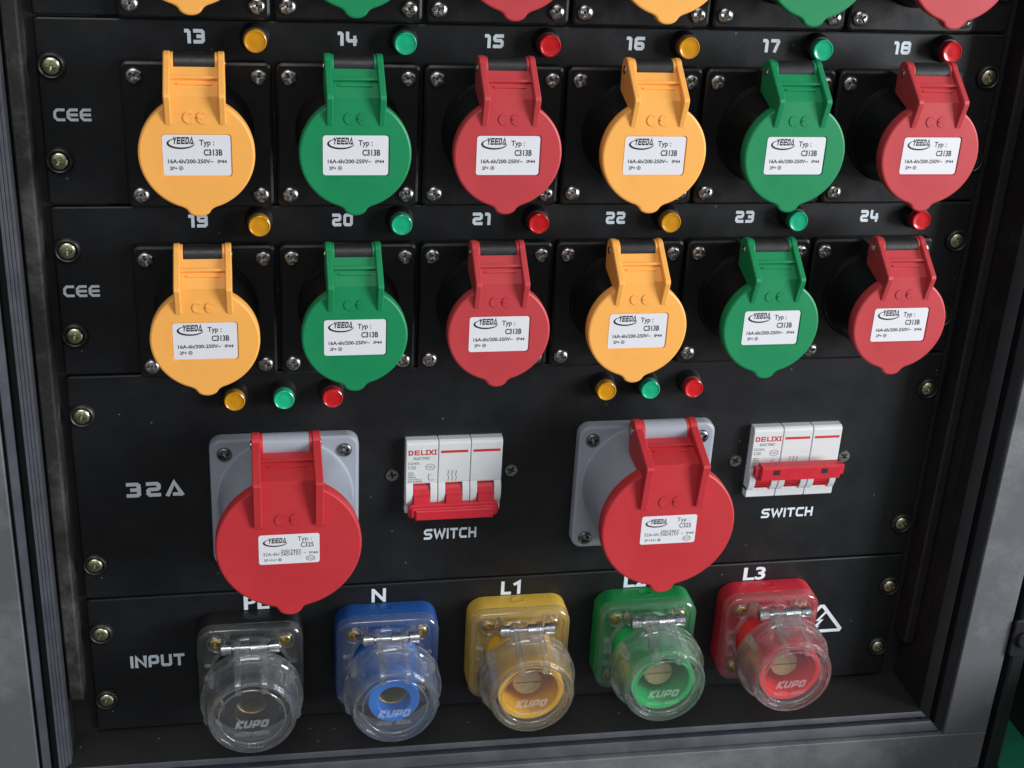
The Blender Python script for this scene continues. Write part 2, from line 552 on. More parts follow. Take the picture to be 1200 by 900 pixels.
SCREW = screw_mesh('screw', 3.9, 2.5, STEEL)
SCREWD = screw_mesh('screw', 3.9, 2.2, DARKSTEEL)
SCREWZ = screw_mesh('screw', 4.3, 2.4, ZINC, w=.12, ln=.55)
SCREWF = screw_mesh('screw', 3.4, .9, STEEL, cs=True, w=.17, ln=.7)
SCREWB = screw_mesh('screw', 3.4, 2.0, BRASSCREW)
def washer_mesh():
    b = MB()
    b.rings([[(r * math.cos(2 * PI * i / 40), d, r * math.sin(2 * PI * i / 40)) for i in range(40)] for r, d in
             [(6.6, -.1), (6.6, .9), (6.1, 1.9), (5.3, 2.3), (4.7, 1.9), (4.5, .6), (2.0, .4)]], 0, False, True)
    return b.mesh('washer', WASHER, 40)
WASH = washer_mesh()

def put_screw(me, parent, x, d, z, rot=None):
    o = put('screw', me, parent, (x, d, z))
    o.rotation_euler = (0, rot if rot is not None else random.uniform(0, PI), 0)
    return o

# ------------------------------------------------------------------ the setting: ground
gb = MB()
gb.add([(-20000, 20000, 0), (20000, 20000, 0), (20000, -20000, 0), (-20000, -20000, 0)], [(0, 1, 2, 3)])
g_ = gb.build('ground', GROUND, None, recalc=False)
g_.location.z = 0
g_['kind'] = 'structure'
g_['label'] = 'dark concrete floor under the case'

# ------------------------------------------------------------------ the case around the panels
case = thing('equipment_case', 'black road case with worn grey front frame around the socket panels', 'case', (0, 0, -454.9))
CB = 454.9                                     # local z of the first panel's top edge
TOPZ = 230.0
DL, DR = 30.0, 38.5                            # depth of the frame's inner lip, left and right
XL, XR = -251.0, 249.0
ZB = -401.5
def fd(x):                                     # depth of the lip at x
    return DL + (DR - DL) * (x - XL) / (XR - XL)
def frame_bar(name, u0, u1, v0, v1, m, sides='LBR', ch=0.5, slope=0.0, butt=False):
    """one profile of the frame, between u0 and u1 outside the opening, v0..v1 in depth from the lip;
    slope leans its front face inwards, butt ends the uprights on the bottom bar"""
    for s in sides:
        b = MB()
        if s == 'B':
            a0, a1 = XL - u0, XR + u0
            o0, o1 = XL - u1, XR + u1
            q = [(a0, ZB - u0), (a1, ZB - u0), (o1, ZB - u1), (o0, ZB - u1)]
            if butt:
                q[0] = (o0, ZB - u0 - .35); q[1] = (o1, ZB - u0 - .35)
        elif s == 'L':
            q = [(XL - u0, TOPZ), (XL - u0, ZB - u0), (XL - u1, ZB - (u0 if butt else u1)), (XL - u1, TOPZ)]
        else:
            q = [(XR + u0, TOPZ), (XR + u0, ZB - u0), (XR + u1, ZB - (u0 if butt else u1)), (XR + u1, TOPZ)]
        loops = []
        for ins, v in [(0, v0), (0, v1 - ch), (ch, v1)]:
            loops.append([(x, fd(x) + v - (slope if k < 2 and v > v0 else 0), z + CB) for k, (x, z) in enumerate(inset(q, ins))])
        b.rings(loops, 0)
        b.build(name, m, case)
# inner lining
b = MB(); b.box(XL - 8, XL - .5, -160, 15, ZB - 8 + CB, TOPZ + CB); b.build('side_wall', CASE, case)
b = MB(); b.box(XR + .5, XR + 8, -160, 23.5, ZB - 8 + CB, TOPZ + CB); b.build('side_wall', CASE, case)
b = MB()
b.rings([[(XL - .4, -160, z + CB), (XR + .4, -160, z + CB), (XR + .0, fd(XR) - 1.6, z + CB), (XL - .4, fd(XL) - 1.6, z + CB)] for z in (ZB, ZB + .05)], 0)
b.build('floor_board', FLOORM, case)
b = MB(); b.box(XL - 8, XR + 8, -168, -160.2, ZB - 8 + CB, TOPZ + CB); b.build('back_board', CASE, case)  # unseen back, added to block light from behind the panels
# extrusion: ribbed tongue, groove, second tongue, gap, painted face, outer angle
for k in range(4):
    frame_bar('tongue_rib', 0.1 + k * 1.5, 1.45 + k * 1.5, -14, -4.5 + 1.4 * k, EXTR, 'L', ch=.2, slope=1.3)
frame_bar('shaded_tongue', 0.1, 6.1, -14, -1.0, EXDARK, 'R', ch=.4, slope=2.5)  # right tongue darker than the left: shade put into the colour
frame_bar('tongue_rib', 0.1, 3.6, -14, -.4, EXTR, 'B', ch=.5, slope=.8)
frame_bar('groove', 6.2, 10.3, -14, -6.5, EXDARK, 'LR')
frame_bar('groove', 3.7, 8.0, -14, -6.0, EXDARK, 'B')
frame_bar('tongue', 10.4, 14.4, -10, 1.0, EXTR, 'L', ch=.6, slope=3.0)
frame_bar('shaded_tongue', 10.4, 14.4, -10, 1.0, EXDARK, 'R', ch=.6, slope=2.0)  # second tongue on the unlit side, its shade also painted in
frame_bar('tongue', 8.1, 14.4, -10, .6, EXTR, 'B', ch=.9, slope=1.6)
frame_bar('groove', 14.5, 15.9, -11, -3, EXDARK, ch=.1)
frame_bar('painted_face', 16.0, 44.5, -11, 2.2, FRAME, ch=.5, butt=True)
frame_bar('groove', 44.6, 48.4, -12, -4, EXDARK, ch=.3)
frame_bar('edge_angle', 48.5, 57.6, -170, 3.5, EXDARK, ch=1.2)
# worn strips screwed to the side walls, mounting rails behind the panel ends
b = MB(); b.box(-250.8, -243.2, -4, 13, -368 + CB, TOPZ + CB, ch=1.0); b.build('side_strip', STRIP, case)
b = MB(); b.box(243.2, 249.4, -4, 13, -368 + CB, TOPZ + CB, ch=1.0); b.build('side_strip', CASE, case)
for x0, x1 in ((-251.2, -212), (212, 249.3)):
    b = MB(); b.box(x0, x1, -9, -3.0, ZB + .2 + CB, TOPZ + CB); b.build('mounting_rail', CASE, case)
# latch plate on the right side
lb = MB()
lb.loft(rrect(14, 26, 3), [(0, 0), (0, 1.6), (.5, 2.1)], cx=301, cz=-347 + CB)
lb.lathe([(5.5, 2.0), (5.5, 4.0), (4.8, 4.6), (3.4, 4.6), (3.2, 2.2)], 302, -347 + CB, 32)
lb.box(296, 306, -4, .2, -357 + CB, -337 + CB, ch=.6)
lp = lb.build('latch_plate', EXDARK, case)
lp.location.y = -0.0423

# neighbouring case that shows as a dark sliver
mt = thing('floor_mat', 'green mat lying on the floor beside the case edge', 'mat', (430, 30, -455))
b = MB(); b.loft(rrect(236, 420, 6), [(0, 0), (0, 3), (.6, 3.6)])
b.v = [(x, z_, -y_) for x, y_, z_ in b.v]
b.build('sheet', MATG, mt)
nb = thing('transport_box', 'low black box standing on the green mat', 'box', (430, 0, -451.4))
b = MB(); b.box(-87, 60, -190, 170, 0, 84, ch=2); b.build('body', CASE, nb)
b = MB(); b.box(-88.2, 61.2, -191, 171, 84, 92, ch=1); b.build('lid', EXDARK, nb)

# ------------------------------------------------------------------ rack panels
PW = 239.0
def panel(label, ztop, h, name='rack_panel'):
    t = thing(name, label, 'panel', (0, 0, ztop - h), 'black rack panels one above another')
    b = MB()
    b.loft(rrect(2 * PW, h - .9, 2.2, 4, 0, h / 2), [(0, -3.0), (0, -.9), (.25, -.3), (.9, 0)])
    b.build('plate', PANEL, t)
    for x in (-232.55, 232.55):
        for z in (22.2, h - 22.2):
            if ztop - h + z > 60:
                continue
            s = put_screw(SCREWZ, t, x, .5, z)
            put('washer', WASH, t, (x, 0, z))
    return t

P0 = panel('black rack panel directly above the row of numbers thirteen to eighteen', 88.9, 88.9)
P1 = panel('black rack panel marked CEE with sockets thirteen to eighteen', 0, 88.9)
P2 = panel('black rack panel marked CEE with sockets nineteen to twenty-four', -88.9, 88.9)
P3 = panel('tall black rack panel marked 32A with two switches', -177.8, 133.35)
P4 = panel('black rack panel marked INPUT with coloured connectors', -311.15, 88.9)
PB = {P1: -88.9, P2: -177.8, P3: -311.15, P4: -400.05}
DT = 0.12
def lettering(p, polys=None, txts=(), d=DT):
    b = MB()
    off = PB[p]
    if polys:
        b.flat([[(x, z - off) for x, z in q] for q in polys], d)
    for txt, x0, x1, z0, z1, bold in txts:
        write(b, txt, x0, x1, z0 - off, z1 - off, d, 0, bold)
    return b.build('lettering', PRINT, p, recalc=False)

COLX = [-167.8 + 70.1 * i for i in range(6)]
for r, (p, zc, x00, dx) in enumerate(((P1, -8.0, -168.1, 70.1), (P2, -96.9, -170.3, 70.0))):
    for i in range(6):
        n = str(13 + 6 * r + i)
        w = 4.3 if n in ('11',) else (4.6 if '1' in n else 5.1)
        xc = x00 + dx * i
        lettering(p, tech(n, xc - w, xc + w, zc - 3.3, zc + 3.3, t=.25, gap=.18, soft=.09))
lettering(P1, tech('CEE', -233.5, -216.6, -48.0, -42.0, t=.22, gap=.13, soft=.2))
lettering(P2, tech('CEE', -236.2, -219.0, -135.4, -129.3, t=.22, gap=.13, soft=.2))
lettering(P3, tech('32A', -213.5, -184.0, -249.0, -240.2, t=.24, gap=.30, soft=.08))
lettering(P3, tech('SWITCH', -55.2, -25.6, -284.0, -277.2, t=.22, gap=.17, soft=.14))
lettering(P3, tech('SWITCH', 142.9, 174.6, -281.0, -274.8, t=.22, gap=.17, soft=.14))
lettering(P4, tech('INPUT', -218.2, -188.7, -358.0, -350.0, t=.24, gap=.15, soft=.08))
for txt, x0, x1 in (('PE', -155.0, -141.0), ('N', -84.0, -75.9), ('L2', 63.6, 77.2), ('L3', 137.2, 151.0)):
    lettering(P4, None, [(txt, x0, x1, -323.6, -314.6, 0.028)])
lettering(P4, stroke([(-8.6, -314.6), (-8.6, -322.7), (-3.6, -322.7)], 1.9) + stroke([(-2.2, -317.2), (.9, -315.4), (.9, -323.6)], 1.9))
# warning triangle with a flash
tri = [(176.0, -363.8), (206.0, -363.8), (191.0, -344.5)]
b = MB()
b.flat([[(x, z + 400.05) for x, z in q] for q in stroke(soften(tri, 1.4, True), 2.2, True)], DT)
fl = [(193.6, -349.5), (188.2, -356.4), (190.9, -356.2), (188.6, -359.0), (187.4, -358.4), (188.2, -362.3), (191.4, -360.2), (190.2, -359.9), (193.4, -355.3), (190.9, -355.4), (195.2, -349.9)]
b.add([(x, DT + .01, z + 400.05) for x, z in fl], [tuple(range(len(fl)))])
b.build('warning_symbol', PRINT, P4, recalc=False)

# ------------------------------------------------------------------ sockets with hinged lids
def lid_outline(R, tabw, tabz, n=96):
    a0 = math.asin(tabw / R)
    pts = []
    s, e = -PI / 2 + a0 + .05, 1.5 * PI - a0 - .05
    for i in range(n + 1):
        a = s + (e - s) * i / n
        pts.append((R * math.cos(a), R * math.sin(a)))
    rr = tabw * .62
    tz = -tabz + rr
    pts += [(-tabw * .98, -R * .985)]
    for i in range(13):
        a = PI + .25 + (PI - .5) * i / 12
        pts.append((tabw * .86 * math.cos(a), tz + rr * math.sin(a)))
    pts += [(tabw * .98, -R * .985)]
    return pts

def logo(b, x0, x1, z0, z1, d):
    W, H = x1 - x0, z1 - z0
    cx, cz = x0 + W * .5, z0 + H * .45
    o = arc(cx, cz, W * .5, 118, 372, 26, H * .46)
    i = arc(cx + W * .035, cz + H * .05, W * .455, 118, 366, 26, H * .37)
    b.add([(x, d, z) for x, z in o] + [(x, d, z) for x, z in i], [(k, k + 1, len(o) + k + 1, len(o) + k) for k in range(len(o) - 1)], 1)
    b.flat(tech('YEEDA', x0 + W * .22, x0 + W * .95, z0 + H * .40, z0 + H * .98, t=.245, gap=.14, shear=.12, soft=0), d + .01, 1)

def earth(b, cx, cz, r, d):
    c = arc(cx, cz, r, 0, 337.5, 15)
    b.flat(stroke(c, r * .3, True), d, 1)
    b.flat([*stroke([(cx - r * .6, cz), (cx + r * .6, cz)], r * .3), *stroke([(cx - r * .35, cz - r * .4), (cx + r * .35, cz - r * .4)], r * .25), *stroke([(cx, cz), (cx, cz + r * .8)], r * .3)], d + .02, 1)

def sticker(w, h, big):
    b = MB()
    b.loft(rrect(w, h, 1.3, 4), [(0, 0), (0, .12), (.05, .15)], 0)
    X = lambda u: -w / 2 + u * w
    Zv = lambda v: h / 2 - v * h
    d = .17
    if not big:
        logo(b, X(.065), X(.475), Zv(.345), Zv(.045), d)
        write(b, 'Typ :', X(.54), X(.76), Zv(.30), Zv(.115), d, 1, .020)
        write(b, 'C313B', X(.60), X(.875), Zv(.51), Zv(.35), d, 1, .032)
        write(b, '16A-6h/200-250V~', X(.075), X(.74), Zv(.70), Zv(.595), d, 1, .028)
        write(b, 'IP44', X(.80), X(.935), Zv(.695), Zv(.61), d, 1, .028)
        write(b, '2P+', X(.095), X(.205), Zv(.865), Zv(.775), d, 1, .028)
        earth(b, X(.26), Zv(.82), .85, d)
    else:
        logo(b, X(.07), X(.47), Zv(.40), Zv(.10), d)
        write(b, 'Typ :', X(.64), X(.87), Zv(.27), Zv(.085), d, 1, .004)
        write(b, 'C325', X(.69), X(.905), Zv(.45), Zv(.29), d, 1, .014)
        write(b, '32A-6h/', X(.07), X(.345), Zv(.71), Zv(.60), d, 1, .004)
        write(b, '200/346V', X(.36), X(.70), Zv(.605), Zv(.51), d, 1, .004)
        write(b, '240/415V', X(.36), X(.70), Zv(.725), Zv(.63), d, 1, .004)
        b.flat([[(X(.36), Zv(.622)), (X(.70), Zv(.622)), (X(.70), Zv(.612)), (X(.36), Zv(.612))]], d, 1)
        write(b, '~', X(.735), X(.775), Zv(.665), Zv(.64), d, 1, .008)
        write(b, 'IP44', X(.83), X(.97), Zv(.70), Zv(.61), d, 1, .004)
        write(b, '3P+N+', X(.08), X(.30), Zv(.90), Zv(.81), d, 1, .004)
        earth(b, X(.345), Zv(.855), .8, d)
        b.flat(stroke(arc(X(.85), Zv(.84), 2.1, 0, 345, 23, 1.35), .3, True), d, 1)
        write(b, 'CCC', X(.80), X(.90), Zv(.87), Zv(.81), d, 1, .008)
    return b.mesh('sticker', [PAPER, INK], ang=5, recalc=False)
STK16, STK32 = sticker(29.6, 18.4, False), sticker(30.2, 17.0, True)

def ce_mark(b, cx, cz, h, d):
    r = h / 2
    t = h * .17
    c = arc(cx - h * .62, cz, r, 62, 298, 14)
    b.bar(stroke(c, t), d - .2, d + .42)
    e = arc(cx + h * .62, cz, r, 62, 298, 14)
    b.bar(stroke(e, t), d - .2, d + .42)
    b.bar(stroke([(cx + h * .16, cz), (cx + h * .58, cz)], t), d - .2, d + .85)

def lid_mesh(q):
    """lid disc with grip tab, sticker recess, two hinge arms and the sloping web between them"""
    b = MB()
    R, lz, D0, D1 = q['R'], q['lz'], q['D0'], q['D1']
    out = lid_outline(R, q['tabw'], q['tabz'])
    loops = [[(x, d, z + lz) for x, z in inset(out, s)] for s, d in [(1.2, D0), (.2, D0 + .3), (0, D0 + 1), (0, D1 - 1.0), (.3, D1 - .3), (1.0, D1)]]
    b.rings(loops, 0, True, False)
    if q.get('recess'):
        w, h, sz = q['sticker']
        hole = rrect(w + 1.0, h + 1.0, 1.7, 4, 0, sz)
        o3 = [Vector((p[0], p[2], 0)) for p in loops[-1]]
        h3 = [Vector((x, z, 0)) for x, z in hole]
        tris = tessellate_polygon([o3, h3])
        allv = [(v.x, D1, v.y) for v in o3 + h3]
        b.add(allv, [tuple(t) for t in tris])
        n = len(hole)
        b.rings([[(x, D1, z) for x, z in hole], [(x, D1 - .55, z) for x, z in hole]], 0, False, True)
    else:
        b.add(loops[-1], [tuple(range(len(loops[-1])))])
    pd, pz, pr = q['pin']
    ao, at = q['arm_o'], q['arm_t']
    bd, bz = q['bend']
    rd, rz = q['rib']
    kd, kz = q['back']
    ta = math.radians(22)
    prof = [(D1 - 1.5, rz - .3), (rd, rz)] + [(bd - .35, bz - 1.6), (bd, bz - .3), (bd - .5, bz + 1.2)]
    a0, a1 = ta + .25, PI * 1.02
    for k in range(11):
        a = a0 + (a1 - a0) * k / 10
        prof.append((pd + pr * math.cos(a), pz + pr * math.sin(a)))
    prof += [(kd - .6, kz + 1.5), (kd, kz), (D0 + 1.5, q['neck']), (D0 + 1.5, rz - .3)]
    for s in (-1, 1):
        xa, xb = (ao - at, ao) if s > 0 else (-ao, -ao + at)
        b.prism(prof, xa, xb, .45)
        xa, xb = (ao - at * 1.42, ao - at + .1) if s > 0 else (-ao + at - .1, -ao + at * 1.42)
        b.cylx(pd, pz, pr * .93, xa, xb, 24, .3)
    # web between the arms
    wd, wz = q['web']                 # top of the web at the barrel
    fz = q['fold']
    th = 2.4
    ih = ao - at + .3
    b.prism([(D1 + .05, fz), (wd, wz), (wd - th, wz), (D1 - th - 1.5, fz - .5), (D1 - 3, fz - q['tongue']), (D1 + .05, fz - q['tongue'])], -ih, ih)
    f = lambda k, up: (wd + (D1 - wd) * k + up * .72, wz + (fz - wz) * k + up * .69)
    p = q['ribk']
    b.prism([f(p - .05, -.3), f(p - .04, 1.7), f(p + .04, 1.7), f(p + .05, -.3)], -ih, ih)
    p = q['slotk']
    b.prism([f(p - .03, -.3), f(p - .03, .75), f(p + .03, .75), f(p + .03, -.3)], -ih * .68, ih * .72)
    ce_mark(b, .4, q['cez'], q['ceh'], D1)
    return b

Q16 = dict(R=25.4, lz=2.9, D0=41, D1=48, tabw=6.2, tabz=28.8, pin=(31, 39.3, 5.8), arm_o=13.2, arm_t=3.0, bend=(52.6, 29.6), rib=(48.4, 16.6),
           back=(26.2, 28.4), neck=23.5, web=(36.2, 39.2), fold=28.9, tongue=7.5, ribk=.42, slotk=.60, cez=19.6, ceh=4.7, sticker=(29.6, 18.4, 2.6), recess=True)
Q32 = dict(R=36.4, lz=2.6, D0=49, D1=57, tabw=7.3, tabz=40.9, pin=(31.5, 47.6, 6.4), arm_o=17.2, arm_t=4.2, bend=(63.0, 40.6), rib=(58.5, 15.2),
           back=(29.5, 33.5), neck=31.0, web=(37.5, 45.6), fold=40.2, tongue=10.0, ribk=.30, slotk=.50, cez=18.3, ceh=6.0, sticker=(30.2, 17.0, 1.4))
LID16 = {}
lm = lid_mesh(Q16)
for k, m in (('amber', AMBER), ('green', GREEN), ('red', RED)):
    LID16[k] = lm.mesh('lid', m, 30)
LID32 = lid_mesh(Q32).mesh('lid', RED32, 30)
b = MB()
b.loft(rrect(68.6, 70.2, 3.4), [(.6, -.1), (0, .4), (0, 4.0), (.35, 5.0), (1.5, 5.6)])
PL16 = b.mesh('flange_plate', PLATE, 40)
b = MB(); b.lathe([(25.6, 5.0), (25.2, 7.5), (24.2, 9), (23.2, 41.3)], 0, 2.7, 64)
b.box(-8, 8, 20, 36, 20, 35, ch=1)
HS16 = b.mesh('housing', PLATE, 40)
b = MB(); b.cylx(31, 39.3, 5.2, -9.0, 9.0, 28, .3)
b.box(-8.0, 8.0, 5, 31, 24, 35.5, ch=.5)
BR16 = b.mesh('hinge_barrel', BARREL, 40)
b = MB(); b.cylx(31, 39.3, 1.9, -13.7, 13.7, 16, .3)
PIN16 = b.mesh('hinge_pin', CHROME, 40)
# 32 A
b = MB()
b.loft(rrect(78, 77, 6.5), [(.6, -.1), (0, .4), (0, 4.8), (.4, 6.0), (1.8, 6.6)])
PL32 = b.mesh('flange_plate', GREY, 40)
b = MB(); b.lathe([(36.6, 6.0), (36.3, 7.2), (35.4, 7.6), (34.2, 26), (33.6, 49.3)], 0, 2.6, 72)
HS32 = b.mesh('housing', GREY, 40)
b = MB(); b.cylx(31.5, 47.6, 5.8, -12.2, 12.2, 28, .3)
b.box(-11.6, 11.6, 6, 32, 24, 40.0, ch=.6)
BR32 = b.mesh('hinge_barrel', GREY, 40)
b = MB(); b.cylx(31.5, 47.6, 2.2, -17.8, 17.8, 16, .3)
PIN32 = b.mesh('hinge_pin', CHROME, 40)

def socket16(i, zc, colour, label):
    t = thing('socket_outlet', label, 'socket', (COLX[i], 0, zc), 'round lidded sockets in rows')
    put('flange_plate', PL16, t)
    put('housing', HS16, t)
    put('hinge_barrel', BR16, t)
    l = put('lid', LID16[colour], t)
    put('sticker', STK16, l, (0, 47.5, 2.6))
    put('hinge_pin', PIN16, l)
    for x in (-28.1, 28.1):
        for z in (-28.4, 28.4):
            put_screw(SCREW, t, x, 5.3, z)
    return t
WORD = dict(zip(range(13, 25), 'thirteen fourteen fifteen sixteen seventeen eighteen nineteen twenty twenty-one twenty-two twenty-three twenty-four'.split()))
names = ['amber', 'green', 'red', 'amber', 'green', 'red']
for i in range(6):
    socket16(i, 35.6, names[i], f'{names[i]} round lidded socket directly above the number {WORD[13 + i]}')
for i in range(6):
    socket16(i, -53.6, names[i], f'{names[i]} round lidded socket directly below the number {WORD[13 + i]}')
for i in range(6):
    socket16(i, -142.9, names[i], f'{names[i]} round lidded socket directly below the number {WORD[19 + i]}')

def socket32(x, label):
    t = thing('socket_outlet', label, 'socket', (x, 0, -252.0), 'large red lidded sockets on grey flanges')
    put('flange_plate', PL32, t)
    put('housing', HS32, t)
    put('hinge_barrel', BR32, t)
    l = put('lid', LID32, t)
    put('sticker', STK32, l, (0, 57.0, 1.4))
    put('hinge_pin', PIN32, l)
    for sx in (-31.2, 31.2):
        for z in (-32, 30):
            put_screw(SCREWD, t, sx, 6.2, z)
socket32(-131.0, 'large red lidded socket on grey flange above the PE connector')
socket32(67.0, 'large red lidded socket on grey flange above the L2 connector')

# ------------------------------------------------------------------ indicator lamps
b = MB(); b.lathe([(6.9, -.1), (6.9, 1.6), (6.4, 2.4), (6.2, 5.8), (5.9, 6.4), (5.4, 6.5)], 0, 0, 40)
BEZ = b.mesh('bezel', WASHER, 40)
b = MB(); b.lathe([(5.3, 6.0), (5.35, 9.6), (5.2, 10.3), (4.75, 10.6), (4.45, 10.35), (4.3, 10.25), (2.0, 10.35)], 0, 0, 40)
LENSM = b.mesh('lens', LENS['amber'], 40)
LM = {}
for k, m in LENS.items():
    me = LENSM.copy(); me.materials.clear(); me.materials.append(m); LM[k] = me
def lamp(x, z, colour, label):
    t = thing('indicator_lamp', label, 'lamp', (x, 0, z), 'small round indicator lamps')
    put('bezel', BEZ, t)
    put('lens', LM[colour], t)
for i in range(6):
    lamp(-140.8 + 69.1 * i, -8.0, names[i], f'small {names[i]} indicator lamp right of the number {WORD[13 + i]}')
for i in range(6):
    lamp(-141.1 + 69.15 * i, -96.5, names[i], f'small {names[i]} indicator lamp right of the number {WORD[19 + i]}')
for k in range(3):
    lamp(-155.9 + 24.9 * k, -190.0, names[k], f'small {names[k]} lamp in the trio above the socket over PE')
    lamp(40.2 + 24.4 * k, -191.0, names[k], f'small {names[k]} lamp in the trio above the socket over L2')

# ------------------------------------------------------------------ circuit breakers
def breaker(x0, state, label):
    """x0 left edge; local origin at its lower left corner on the panel"""
    zb = -263.6
    t = thing('circuit_breaker', label, 'switch', (x0, 0, zb), 'three pole circuit breakers')
    H, Wd = 44.6, 17.65
    b = MB(); b.loft(rrect(3 * Wd + 1.8, H + 1.8, .8, 3, 1.5 * Wd, H / 2), [(0, -.1), (0, .25)]); b.build('cutout_edge', INK, t)
    for k in range(3):
        xa = k * Wd + .15
        xb = xa + Wd - .35
        p = t_pole = None
        b = MB()
        # upper face, slightly rounded over at the top
        b.prism([(0, 19.0), (6.2, 19.0), (6.4, 20.0), (6.4, H - 2.2), (5.8, H - .8), (4.6, H), (0, H)], xa, xb, .35)
        # cheeks either side of the toggle slot, bulging then stepping back to the lower lip
        ck = [(0, 4.0), (5.0, 4.0), (6.6, 6.0), (8.0, 9.5), (8.3, 13.0), (7.6, 16.8), (6.3, 19.2), (0, 19.2)]
        b.prism(ck, xa, xa + 4.0, .35)
        b.prism(ck, xb - 4.0, xb, .35)
        b.prism([(0, 0), (4.8, 0), (5.6, .7), (5.8, 5.6), (5.2, 6.4), (0, 6.4)], xa, xb, .35)
        b.box(xa + 3.5, xb - 3.5, 0, 2.0, 6, 19.3)
        b.build('pole', WHITE, t)
        # toggle drum and lever
        b = MB()
        xm = (xa + xb) / 2
        dr = [(1.5 + 6.2 * math.cos(a), 12.6 + 6.2 * math.sin(a)) for a in [(-PI / 2 + PI * i / 14) for i in range(15)]]
        b.prism(dr, xm - 4.4, xm + 4.4, .3)
        if state == 'down':
            b.prism([(5.5, 14.6), (7.6, 15.4), (11.0, 6.0), (10.6, 3.0), (7.4, 3.0)], xm - 4.4, xm + 4.4, .3)
            b.prism([(7.6, 12.2), (8.8, 12.8), (8.7, 11.2)], xm - 4.4, xm + 4.4)
        else:
            b.prism([(6.0, 10.6), (6.2, 17.0), (13.2, 24.0), (14.6, 21.5), (14.2, 18.4)], xm - 4.4, xm + 4.4, .3)
            for q in (7.6, 8.9, 10.3):
                b.prism([(6.2, q), (7.6, q - .25), (7.6, q + .25)], xm - 4.4, xm + 4.4)
        b.build('toggle', BREAKRED, t)
    # handle tie bar across the three levers
    if state == 'down':
        b = MB()
        b.loft(rrect(3 * Wd - 3.0, 8.6, 3.0, 6, 1.5 * Wd - .2, 3.6), [(.5, 7.6), (0, 8.2), (0, 10.2), (.5, 10.8), (1.5, 10.8), (1.5, 11.7), (1.9, 12.1)])
        b.box(5.2, 3 * Wd - 5.0, 10.5, 13.2, -.4, 5.4, ch=.5)
        b.build('handle_tie', BREAKRED, t)
    else:
        b = MB()
        b.prism([(13.0, 17.0), (17.6, 17.4), (19.2, 18.2), (19.6, 25.6), (18.6, 26.6), (13.0, 26.6)], 2.2, 3 * Wd - 3.5, .5)
        b.prism([(13.4, 19.2), (16.8, 19.0), (17.4, 19.8), (17.6, 24.8), (16.8, 25.6), (13.4, 25.6)], -.8, 3 * Wd - .6, .5)
        h = b.build('handle_tie', BREAKRED, t)
        for xs in (9.4, 3 * Wd - 15.2):
            b = MB(); b.box(xs, xs + 3.6, 18.5, 19.7, 21.8, 24.8); b.build('slot', INK, h)
    # print
    d = 6.52
    g = MB()
    X = lambda u: u * Wd
    Zp = lambda v: H - v
    pol = tech('DELIXI', 1.5, 16.4, Zp(8.2), Zp(5.2), t=.22, gap=.24, soft=0)
    g.flat(pol, d, 0)
    for cx in (11.4, 16.06):
        for zz in (Zp(8.0), Zp(5.4)):
            g.flat([[(cx - .85, zz - .25), (cx + .85, zz - .25), (cx + .85, zz + .25), (cx - .85, zz + .25)]], d + .03, 0)
    for k in (1, 2):
        g.flat([[(k * Wd + 1.4, Zp(7.4)), (k * Wd + 16.2, Zp(7.4)), (k * Wd + 16.2, Zp(5.9)), (k * Wd + 1.4, Zp(5.9))]], d, 0)
    write(g, 'ELECTRIC', 4.4, 13.4, Zp(11.0), Zp(9.4), d, 1, .012)
    write(g, 'DZ47s', 1.4, 7.6, Zp(14.0), Zp(12.4), d, 1, 0)
    write(g, 'C32', 1.4, 5.6, Zp(16.6), Zp(14.8), d, 1, .014)
    for k, (s, xe) in enumerate((('50Hz', 4.6), ('400V~', 5.6), ('6000A', 5.8), ('GB10963.1', 9.0), ('IEC60898', 9.2))):
        z = 18.4 + k * 1.35
        write(g, s, 1.4, xe, Zp(z + .95), Zp(z), d, 1, 0)
    g.flat(stroke(arc(13.4, Zp(15.6), 2.4, 0, 345, 23, 1.8), .28, True), d, 1)
    write(g, 'CCC', 12.0, 14.8, Zp(16.3), Zp(14.9), d, 1, .004)
    g.flat(stroke([(14.2, Zp(20.0)), (12.6, Zp(20.0)), (12.6, Zp(23.6)), (15.8, Zp(23.6))], .3), d, 1)
    for k in range(3):
        x = Wd + 5.2 + k * 2.1
        g.flat([*stroke([(x, Zp(18.4)), (x + .8, Zp(18.4)), (x + .8, Zp(19.8)), (x, Zp(19.8))], .3), *stroke([(x + .1, Zp(20.2)), (x + .9, Zp(22.6)), (x + .4, Zp(24.6))], .3)], d, 1)
    g.build('lettering', [INKRED, INKGREY], t, recalc=False)
    for xs in (-6.6, 3 * Wd + 6.4):
        put_screw(SCREWF, t, xs, 0, 21.6)
    return t
breaker(-67.0, 'down', 'white three-pole breaker with its red handle bar pushed down')
breaker(129.0, 'up', 'white three-pole breaker with its red handle bar raised')

# ------------------------------------------------------------------ input connectors
def emboss_mesh():
    b = MB()
    b.flat(tech('KUPO', -9.4, 7.6, -5.4, -.4, t=.30, gap=.10, shear=.30, soft=.06), 0, 0)
    write(b, '600V 400A', -9.6, 9.2, -10.6, -7.6, 0, 0, .0)
    return b.mesh('embossing', FROST, recalc=False)
EMB = emboss_mesh()

